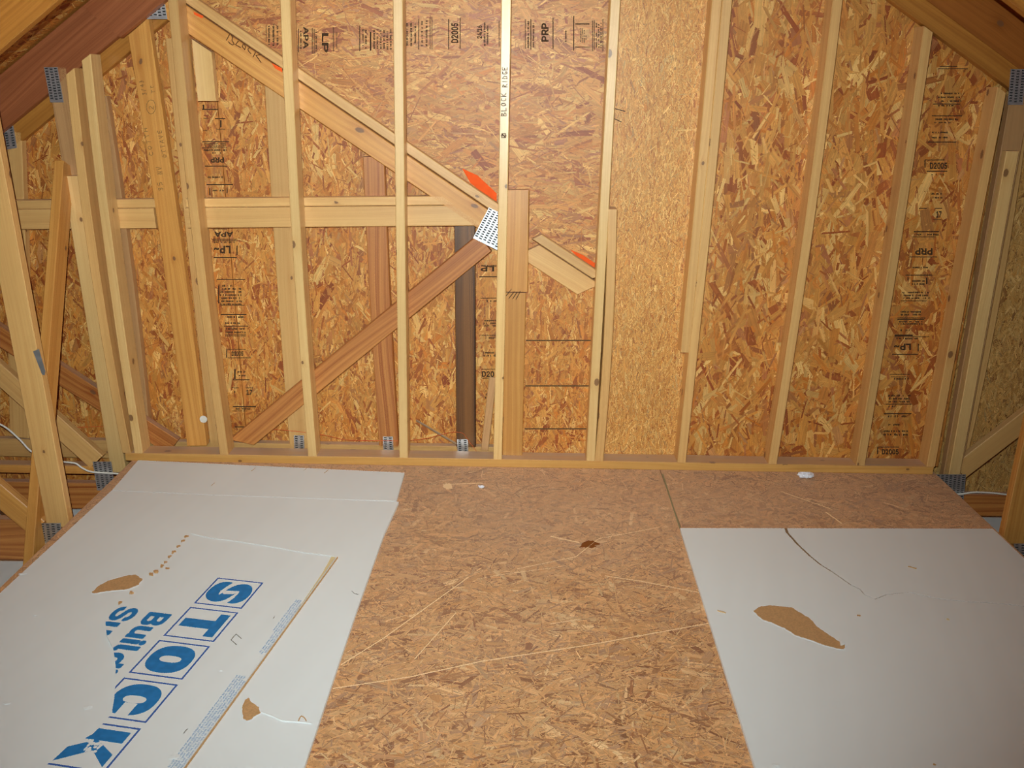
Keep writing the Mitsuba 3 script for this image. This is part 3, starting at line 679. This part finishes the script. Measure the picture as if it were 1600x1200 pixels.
k = put('paper_scrap', crumple((752, 762), (.012, .010, .004), 8), 'paper'); tag(k, 'tiny white crumb on the deck near the left sheet corner', 'paper')

# ------------------------------------------------------------------ cables, string, loose stick
k = put('white_cable', tube_mesh([on_y(x, y, Y0 - .052) for x, y in ((-20, 655), (6, 666), (30, 686), (50, 706), (75, 716), (95, 721), (118, 724), (128, 731), (142, 737), (182, 740), (215, 742))], .0042), 'cable', smooth=True); tag(k, 'white electrical cable across the left eave beams', 'cable')
k = put('white_cable', tube_mesh([on_y(x, y, Y0 - .052) for x, y in ((1470, 772), (1500, 772), (1525, 769), (1548, 770), (1575, 773), (1610, 776))], .0042), 'cable', smooth=True); tag(k, 'white electrical cable across the right eave beam', 'cable')
k = put('string', tube_mesh([on_y(x, y, Y_B - .006) for x, y in ((395, 669), (430, 671), (501, 679), (550, 688), (620, 689), (666, 685), (712, 675), (721, 676), (733, 690), (745, 706))], .0011, 6), 'string', smooth=True); tag(k, 'thin orange string behind the studs along the lower gable beam', 'string')
k = put('string', tube_mesh([on_y(x, y, .165) for x, y in ((96, 668), (140, 667), (168, 666))], .0011, 6), 'string', smooth=True); tag(k, 'short length of red string left of the left corner studs', 'string')
k = board('loose_stick', [on_y(713, 694, .120), on_y(650, 657, .160)], .010, .006, 'grey_wood'); tag(k, 'thin grey stick leaning behind the stud right of the brace', 'stick')
k = board('loose_lath', [on_y(757, 704, .110), on_y(770, 590, .125)], .034, .010, 'dull_wood'); tag(k, 'grey lath leaning behind the BLOCK RIDGE stud', 'lath')
c = on_y(317, 656, Y_A - .012)
m = trimesh.creation.cylinder(.0165, .004, sections=32); m2 = trimesh.creation.cylinder(.006, .007, sections=24)
m = trimesh.util.concatenate([m, m2]); m.apply_transform(trimesh.transformations.rotation_matrix(math.pi / 2, [1, 0, 0])); m.apply_translation([c[0], Y_A - .004, c[2]])
k = put('round_cap', m, 'gypsum'); tag(k, 'round white plastic cap on the foot of the pencil-marked post', 'cap')

# ------------------------------------------------------------------ printing, handwriting and chalk on the timber
def ink(polys, Y, parent, name, mat='black_ink'):
    g = shapely.union_all([p for p in polys if not p.is_empty])
    return put(name, print_wall(g, Y), mat, parent)
def micro(x0, y0, x1, y1, rng, rows=1, size=1.6):
    """Illegible small print as letter-sized bits, pixels."""
    out = []
    for j in range(rows):
        y = y0 + (y1 - y0) * (j + .5) / rows; hh = min(size, (y1 - y0) / rows * .36); x = x0 + rng.uniform(0, 3)
        while x < x1 - 1:
            w = rng.uniform(.8, 1.9)
            if rng.random() < .82: out.append(sbox(x, y - hh * rng.uniform(.6, 1), x + w, y + hh * rng.uniform(.6, 1)))
            x += w + .55 + (1.6 if rng.random() < .18 else 0)
    return out
def word_px(text, x0, y0, x1, y1, rot=0, bold=True):
    """A legible stamped word filling the pixel box; rot 180 upside down, 90 reading up, -90 reading down."""
    g = affinity.scale(text_poly(text, bold).buffer(.02), 1, -1, origin=(0, 0))
    if rot: g = affinity.rotate(g, {180: 180, 90: -90, -90: 90}[rot], origin=(0, 0))
    return fit(g, x0, y0, x1, y1)
def column(spec, Y, parent, seed):
    """A column of stamped marks down a panel: (x of the left end, slope of the column) and rows."""
    rng = np.random.default_rng(seed); polys = []
    for kind, y, x0, x1, *more in spec:
        if kind == 'line': ink([sbox(x0, y - more[0] / 2, x1, y + more[0] / 2)], Y, parent, 'stamp_line')
        elif kind == 'micro': polys += micro(x0, y, x1, more[0], rng, more[1])
        elif kind == 'word': ink([word_px(more[1], x0, y, x1, more[0], more[2])], Y, parent, 'stamp_word')
        elif kind == 'tick': ink([sbox(x0, y, x1, more[0])], Y, parent, 'stamp_line')
    tag(ink(polys, Y, parent, 'stamp_small_print'), kind='stuff')
YS = Y_OSB - .0009
column([('line', 171, 316, 341, 1.6), ('tick', 164, 317, 319, 171), ('line', 185, 318, 326, 1), ('line', 185.5, 336, 352, 1), ('line', 202, 338, 352, 1), ('line', 204, 317, 324, 1), ('tick', 188, 344, 346, 199),
        ('line', 221.5, 316, 358, 1.4), ('micro', 223, 318, 353, 230, 2), ('line', 231, 316, 355, 1.2), ('micro', 232, 318, 354, 237, 1), ('micro', 237, 330, 345, 241, 1),
        ('word', 246, 329, 350, 254, 'PRP', 180), ('line', 259.5, 320, 355, 1.4), ('micro', 274, 322, 350, 280, 1), ('line', 288.5, 323, 364, 1.2), ('micro', 296, 330, 351, 299.5, 1), ('tick', 294, 327, 328.5, 305), ('tick', 293, 354, 355.5, 302)], YS, PANEL_LEFT, 1)
column([('line', 358, 333, 355, 1), ('word', 362, 335, 364, 370, 'APA', 180), ('line', 374, 332, 370, 1), ('line', 376, 333, 371, 1.1), ('micro', 377, 334, 366, 380, 1), ('word', 384, 334, 360, 396, 'LP~', 180), ('tick', 384, 369.5, 371, 399),
        ('line', 402.5, 334, 370, 1.2), ('line', 436.5, 339, 383, 1.2), ('micro', 444, 346, 364, 449, 1), ('micro', 449, 344, 378, 478, 6), ('tick', 446, 341, 342.5, 474), ('line', 477, 345, 383, .9),
        ('line', 491.5, 345, 385, 1.1), ('micro', 493, 352, 384, 498, 1), ('micro', 503, 350, 376, 507, 1), ('line', 509.5, 350, 388, 1.1), ('micro', 511, 351, 384, 522, 2), ('line', 523, 351, 384, .9), ('line', 525, 351, 384, .9),
        ('line', 546, 354, 384, 1), ('tick', 546, 353.5, 355, 559), ('word', 549, 362, 380, 556, 'D2005', 0), ('line', 559, 356, 392, 1), ('tick', 577, 366, 368, 592), ('micro', 578, 369, 384, 590, 2), ('line', 593.5, 364, 390, 1.2),
        ('line', 606, 362, 373, 1), ('line', 606, 384, 395, 1), ('word', 609, 385, 394, 617, '17', 0), ('micro', 609, 364, 372, 616, 1), ('line', 635.5, 364, 400, 1.4), ('micro', 637, 366, 392, 641, 1), ('line', 642, 364, 386, .8), ('line', 667, 367, 384, 1.4)], YS, PANEL_LEFT, 2)
column([('micro', 413, 752, 776, 418, 1), ('word', 416, 751, 772, 424, 'LP', 180), ('line', 432.5, 749, 777, 1.2), ('line', 466, 751, 777, 1.2), ('micro', 467, 758, 777, 474, 1), ('micro', 499, 755, 776, 511, 3), ('line', 524, 752, 776, 1),
        ('micro', 525, 757, 776, 531, 1), ('micro', 549, 753, 775, 558, 2), ('line', 577, 752, 774, 1), ('word', 580, 753, 772, 589, 'D20', 0), ('line', 591, 753, 773, 1), ('micro', 608, 757, 767, 624, 3)], YS, PANEL_MID, 3)
YR = Y_NEAR - .0009
column([('line', 104, 1468, 1496, 1.4), ('line', 107.5, 1466, 1512, 1.2), ('micro', 143, 1464, 1500, 149, 1), ('micro', 149, 1466, 1503, 161, 2), ('line', 162.5, 1458, 1500, 1.2), ('micro', 163, 1462, 1490, 167, 1),
        ('line', 181, 1456, 1503, 1.4), ('micro', 183, 1459, 1497, 190, 1), ('micro', 190, 1458, 1486, 193, 1), ('micro', 203, 1454, 1482, 219, 2), ('line', 222, 1450, 1494, 1.5),
        ('line', 250, 1445, 1476, 1.2), ('word', 254, 1453, 1480, 264, 'D2005', 0), ('line', 267.5, 1448, 1480, 1.1), ('tick', 250, 1444.5, 1446, 262), ('micro', 271, 1455, 1475, 275, 1),
        ('micro', 300, 1452, 1472, 312, 2), ('line', 325.5, 1436, 1448, 1), ('line', 325.5, 1461, 1472, 1), ('word', 330, 1463, 1471, 340, '17', 0), ('line', 343, 1458, 1471, 1)], YR, PANEL_RIGHT, 4)
column([('line', 362, 1428, 1467, 1.6), ('micro', 364, 1430, 1466, 369, 1), ('line', 370, 1426, 1462, 1.1), ('word', 388, 1430, 1457, 398, 'PRP', 180), ('line', 401.5, 1421, 1464, 1.3), ('micro', 416, 1422, 1450, 420, 1),
        ('line', 430, 1415, 1457, 1.4), ('micro', 437, 1424, 1444, 446, 2), ('tick', 434, 1447, 1449, 444), ('tick', 433, 1418, 1419.5, 438), ('micro', 455, 1409, 1452, 468, 3), ('line', 470, 1407, 1448, 1),
        ('micro', 485, 1407, 1440, 494, 2), ('line', 497, 1402, 1446, 1.2), ('line', 499.5, 1402, 1444, 1.1), ('micro', 501, 1404, 1442, 508, 2), ('micro', 512, 1406, 1424, 520, 1), ('line', 524, 1398, 1426, 2.2), ('line', 526, 1398, 1452, .9), ('micro', 527, 1398, 1434, 531, 1),
        ('word', 537, 1397, 1423, 547, 'LP~', 180), ('tick', 537, 1434, 1435.5, 549), ('line', 553.5, 1394, 1434, 1.2), ('line', 585, 1390, 1421, 1), ('line', 589, 1392, 1421, .8), ('micro', 590, 1394, 1420, 594, 1)], YR, PANEL_RIGHT, 5)
column([('micro', 616, 1386, 1422, 630, 3), ('line', 631.5, 1384, 1424, 1), ('micro', 633, 1388, 1400, 637, 1), ('line', 646.5, 1381, 1424, 1.6), ('micro', 648, 1385, 1418, 653, 1), ('micro', 661, 1388, 1406, 666, 1),
        ('micro', 671, 1378, 1418, 682, 2), ('line', 698.5, 1371, 1405, 1.1), ('tick', 698, 1370.5, 1372, 709), ('word', 702, 1378, 1404, 710, 'D2005', 0)], YR, PANEL_RIGHT, 6)
# the row of stamps across the upper panel: strokes stand upright, words read upwards
def upright_row(spec, parent, seed):
    rng = np.random.default_rng(seed); polys = []
    for kind, x, y0, y1, *more in spec:
        if kind == 'line': ink([sbox(x - more[0] / 2, y0, x + more[0] / 2, y1)], YS, parent, 'stamp_line')
        elif kind == 'micro':
            q = micro(0, 0, y1 - y0, more[0] - x, rng, more[1]); polys += [affinity.affine_transform(p, [0, 1, -1, 0, x, y1]) for p in q]
        elif kind == 'word': ink([word_px(more[1], x, y0, more[0], y1, more[2])], YS, parent, 'stamp_word')
    tag(ink(polys, YS, parent, 'stamp_small_print'), kind='stuff')
upright_row([('line', 416, 40, 65, .9), ('line', 428, 37, 72, 1), ('micro', 417, 40, 72, 437, 3), ('line', 466.5, 45, 82, .9), ('micro', 468, 45, 78, 472, 1), ('word', 474, 42, 76, 482, 'APA', -90), ('line', 488, 44, 84, 1.1), ('line', 491, 46, 84, 1), ('micro', 492, 50, 83, 496, 1),
             ('word', 503, 52, 82, 513, 'LP', -90), ('line', 521, 42, 80, 1), ('line', 526, 50, 76, .8), ('line', 562, 40, 80, 1.3), ('micro', 565, 46, 78, 574, 2), ('line', 579, 50, 79, 2), ('micro', 582, 46, 78, 613, 6),
             ('micro', 633, 36, 72, 652, 3), ('line', 654, 30, 77, 1.1), ('micro', 656, 32, 76, 670, 2), ('line', 672, 26, 77, 1), ('line', 675, 26, 77, .9), ('line', 701, 30, 77, 1.3), ('word', 705, 36, 67, 716, 'D2005', 90), ('line', 719, 28, 76, 1.3),
             ('word', 745, 40, 60, 754, '24/16', 90), ('micro', 755, 36, 72, 764, 2), ('line', 780, 32, 74, 1), ('line', 821, 30, 76, 1.1), ('micro', 823, 32, 75, 828, 1), ('line', 829.5, 30, 77, 1.2), ('micro', 831, 36, 76, 836, 1),
             ('word', 846, 36, 65, 857, 'PRP', 90), ('line', 864, 28, 76, 1.4), ('micro', 882, 48, 68, 886, 1), ('line', 896.5, 25, 79, 1.4), ('micro', 906, 44, 68, 917, 4), ('line', 926, 32, 80, 1.2), ('line', 928.5, 32, 78, .9), ('micro', 930, 36, 76, 941, 3), ('line', 942, 30, 80, 1)], PANEL_UP, 7)
ink([sbox(899, 36.5, 921, 38.5), Polygon([(899, 72.8), (922, 73.4), (922, 74.2), (899, 74)])], YS, PANEL_UP, 'stamp_line')
# level marks on the strip of panel beside the flat boards
for i, y in enumerate((532, 603, 670)):
    put('level_mark', print_wall(sbox(822 - i, y - .9, 925 - 3 * i, y + .9), Y_NEAR - .0009), 'seam_dark', 'wall_back')
# orange chalk
def chalk(px, Y, parent): put('chalk_mark', print_wall(Polygon(px).buffer(0), Y, .0004), 'orange_chalk', parent)
chalk([(722, 263), (746, 274), (776, 302), (776, 318), (735, 286)], YS, PANEL_UP)
chalk([(891, 390), (910, 398), (931, 412), (931, 424), (912, 412)], YS, PANEL_UP)
def on_board_px(px, Y, name, parent, mat, w=1.4, t=.0004):
    g = shapely.union_all([LineString(p).buffer(w / 2) for p in px])
    for q in getattr(g, 'geoms', [g]): put(name, print_wall(q, Y, t), mat, parent)
chord_key = next(k for k in scene if k.startswith(gt + '__top_chord'))
post_key = next(k for k in scene if k.startswith(gt + '__post'))
put('chalk_mark', print_wall(Polygon([(424, 98), (441, 107), (441, 113), (430, 107)]), Y_A - .0001), 'orange_chalk', chord_key)
put('chalk_mark', print_wall(Polygon([(302, 18), (318, 25), (316, 29), (304, 23)]), Y_A - .0001), 'orange_chalk', chord_key)
s = 1 / 15.0
hw = [[(428, 360), (360, 490)], [(470, 370), (505, 430), (485, 490), (540, 590), (500, 605), (440, 570), (405, 530)], [(635, 515), (570, 595), (690, 665)], [(760, 575), (725, 635), (785, 715), (805, 650), (780, 590)], [(905, 660), (860, 700), (875, 750), (930, 805)], [(1040, 775), (985, 880)], [(1145, 830), (1050, 850), (1165, 1010)]]
on_board_px([[(330 + x * s, 30 + y * s) for x, y in p] for p in hw], Y_A - .0001, 'pen_stroke', chord_key, 'marker', 1.3)
# BLOCK RIDGE up the stud: each letter in a unit box, x along the reading direction
LET = {'B': [[(0, 0), (0, 1), (.7, .85), (.1, .52), (.8, .3), (.6, .02), (0, 0)]], 'L': [[(0, 1), (.05, 0), (.75, .02)]], 'O': [[(.4, 1), (.05, .6), (.3, .02), (.75, .35), (.7, .85), (.4, 1)]], 'C': [[(.75, .85), (.3, 1), (.05, .5), (.3, .05), (.75, .12)]],
       'K': [[(0, 1), (.02, 0)], [(.75, 1), (.05, .45), (.8, 0)]], 'R': [[(0, 0), (0, 1), (.7, .8), (.05, .48), (.85, 0)]], 'I': [[(.3, 0), (.32, 1)]], 'D': [[(0, 0), (0, 1), (.75, .6), (.6, .12), (0, 0)]], 'G': [[(.75, .9), (.2, .95), (.05, .4), (.4, 0), (.75, .1), (.75, .42), (.45, .42)]], 'E': [[(.75, 1), (.05, .95), (.08, 0), (.75, .05)], [(.05, .5), (.6, .52)]],
       '3': [[(.1, .9), (.6, 1), (.5, .6), (.25, .52), (.7, .4), (.5, .02), (.05, .1)]], '4': [[(.6, 0), (.6, 1), (.05, .4), (.8, .4)]], '/': [[(0, 0), (.6, 1)]], '2': [[(.1, .8), (.4, 1), (.7, .75), (.05, 0), (.75, .02)]], 'T': [[(.4, 0), (.4, 1)], [(0, 1), (.8, .98)]], 'H': [[(.05, 0), (.05, 1)], [(.7, 0), (.7, 1)], [(.05, .5), (.7, .5)]],
       'N': [[(.05, 0), (.1, 1), (.65, 0), (.7, 1)]], 'V': [[(0, 1), (.35, 0), (.75, 1)]], '5': [[(.7, 1), (.1, 1), (.1, .55), (.6, .55), (.6, .1), (.05, .05)]], 'A': [[(0, 0), (.4, 1), (.75, 0)], [(.15, .4), (.6, .4)]], ' ': []}
def hand(text, start, step, up, sizes):
    """Letter strokes in pixels: start, step per letter along the reading direction, up vector of a letter."""
    st, up, o = np.array(step, float), np.array(up, float), np.array(start, float)
    out = []
    for i, c in enumerate(text):
        for p in LET[c]: out.append([tuple(o + st * (i + .78 * x) + up * y) for x, y in p])
    return out
strokes = hand('BLOCK', (791, 181), (-.05, -7.6), (-8, 0), 0) + hand('RIDGE', (792.5, 136), (0, -6.6), (-7.6, 0), 0)
on_board_px(strokes, -.0001, 'pen_stroke', kD, 'black_ink', 1.0)
on_board_px([[(784, 209), (790, 209), (790, 215), (784, 215), (784, 209), (790, 215)], [(783, 212), (791, 212)]], -.0001, 'pen_stroke', kD, 'black_ink', 1.2)
pen = hand('3/43', (229, 148), (-1.5, -6.2), (-6, .8), 0) + hand('TT', (242, 145), (-1, -7), (-5, .6), 0)
cc = [(236 + 7 * math.cos(a), 167 + 11 * math.sin(a)) for a in np.linspace(0, 2 * math.pi, 20)]
pen += [cc] + hand('2', (240, 171), (0, -9), (-7, 0), 0) + hand('COTTH', (240, 243), (-2.2, -9.4), (-6, .8), 0) + hand('OTTAVE', (261, 246), (-1.6, -7.6), (-6, .8), 0) + hand('NV', (254, 272), (-1.2, -7), (-8, .6), 0) + hand('35', (255, 298), (-1.2, -8.5), (-7, .6), 0)
on_board_px(pen, Y_A - .0001, 'pen_stroke', post_key, 'pencil', .7)
flat2 = 'flat_blocking_001'
on_board_px([[(791, 462), (799, 452)], [(795, 466), (804, 455)], [(801, 467), (808, 456)], [(806, 468), (813, 455)]], .0319, 'pen_stroke', 'flat_blocking', 'black_ink', .9)

# ------------------------------------------------------------------ small marks on the sheets and protruding nails
def bump(px, rx, ry, seed, parent, z, mat='drywall'):
    m = trimesh.creation.icosphere(2, 1.0); v = m.vertices
    m.vertices = v * (.6 + .8 * meshkit.noise(v * 2.5, seed))[:, None] * np.array([rx, ry, .0022]); m.apply_translation(on_z(*px, z)); put('torn_bump', m, mat, parent)
for i, (px, rx, ry) in enumerate((((11, 1099), .010, .007), ((138, 1105), .012, .010), ((36, 897), .014, .006), ((55, 962), .006, .004))): bump(px, rx, ry, 100 + i, sl_key, TH)
for i, (px, rx, ry, mat) in enumerate((((1342, 962), .006, .004, 'kraft'), ((1481, 968), .004, .006, 'tape'), ((1212, 1196), .010, .008, 'drywall'), ((1460, 1195), .004, .003, 'kraft'))): bump(px, rx, ry, 120 + i, sr_key, TH, mat)
for i, (px, rx, ry) in enumerate((((272, 1183), .014, .010), ((345, 1048), .006, .003))): bump(px, rx, ry, 140 + i, pp, TZ1)
put('torn_crease', tube_mesh([on_z(x, y, TH + .0006) for x, y in ((408, 1113), (425, 1119), (446, 1127), (465, 1128), (487, 1131))], .0026, 6), 'drywall', sl_key, smooth=True)
put('torn_crease', tube_mesh([on_z(x, y, TH + .0006) for x, y in ((466, 1127), (471, 1119), (479, 1127))], .0016, 6), 'kraft', sl_key, smooth=True)
for x, y in ((333, 755), (396, 732), (478, 731), (510, 735)):
    put('edge_nick', slab_floor(LineString([on_z(x - 3, y + 4, TH)[:2], on_z(x + 3, y - 1, TH)[:2]]).buffer(.0012), TH, TH + .0004), 'kraft', sl_key)
for p, q in (((960, 169.5), (977, 174)), ((960, 185.5), (971, 190.5))):
    put('protruding_nail', tube_mesh([on_y(*p, Y_NEAR - .004), on_y((p[0] + q[0]) / 2, (p[1] + q[1]) / 2, Y_NEAR - .012), on_y(*q, Y_NEAR - .020)], .0014, 6), 'slot_dark', 'wall_back', smooth=True)
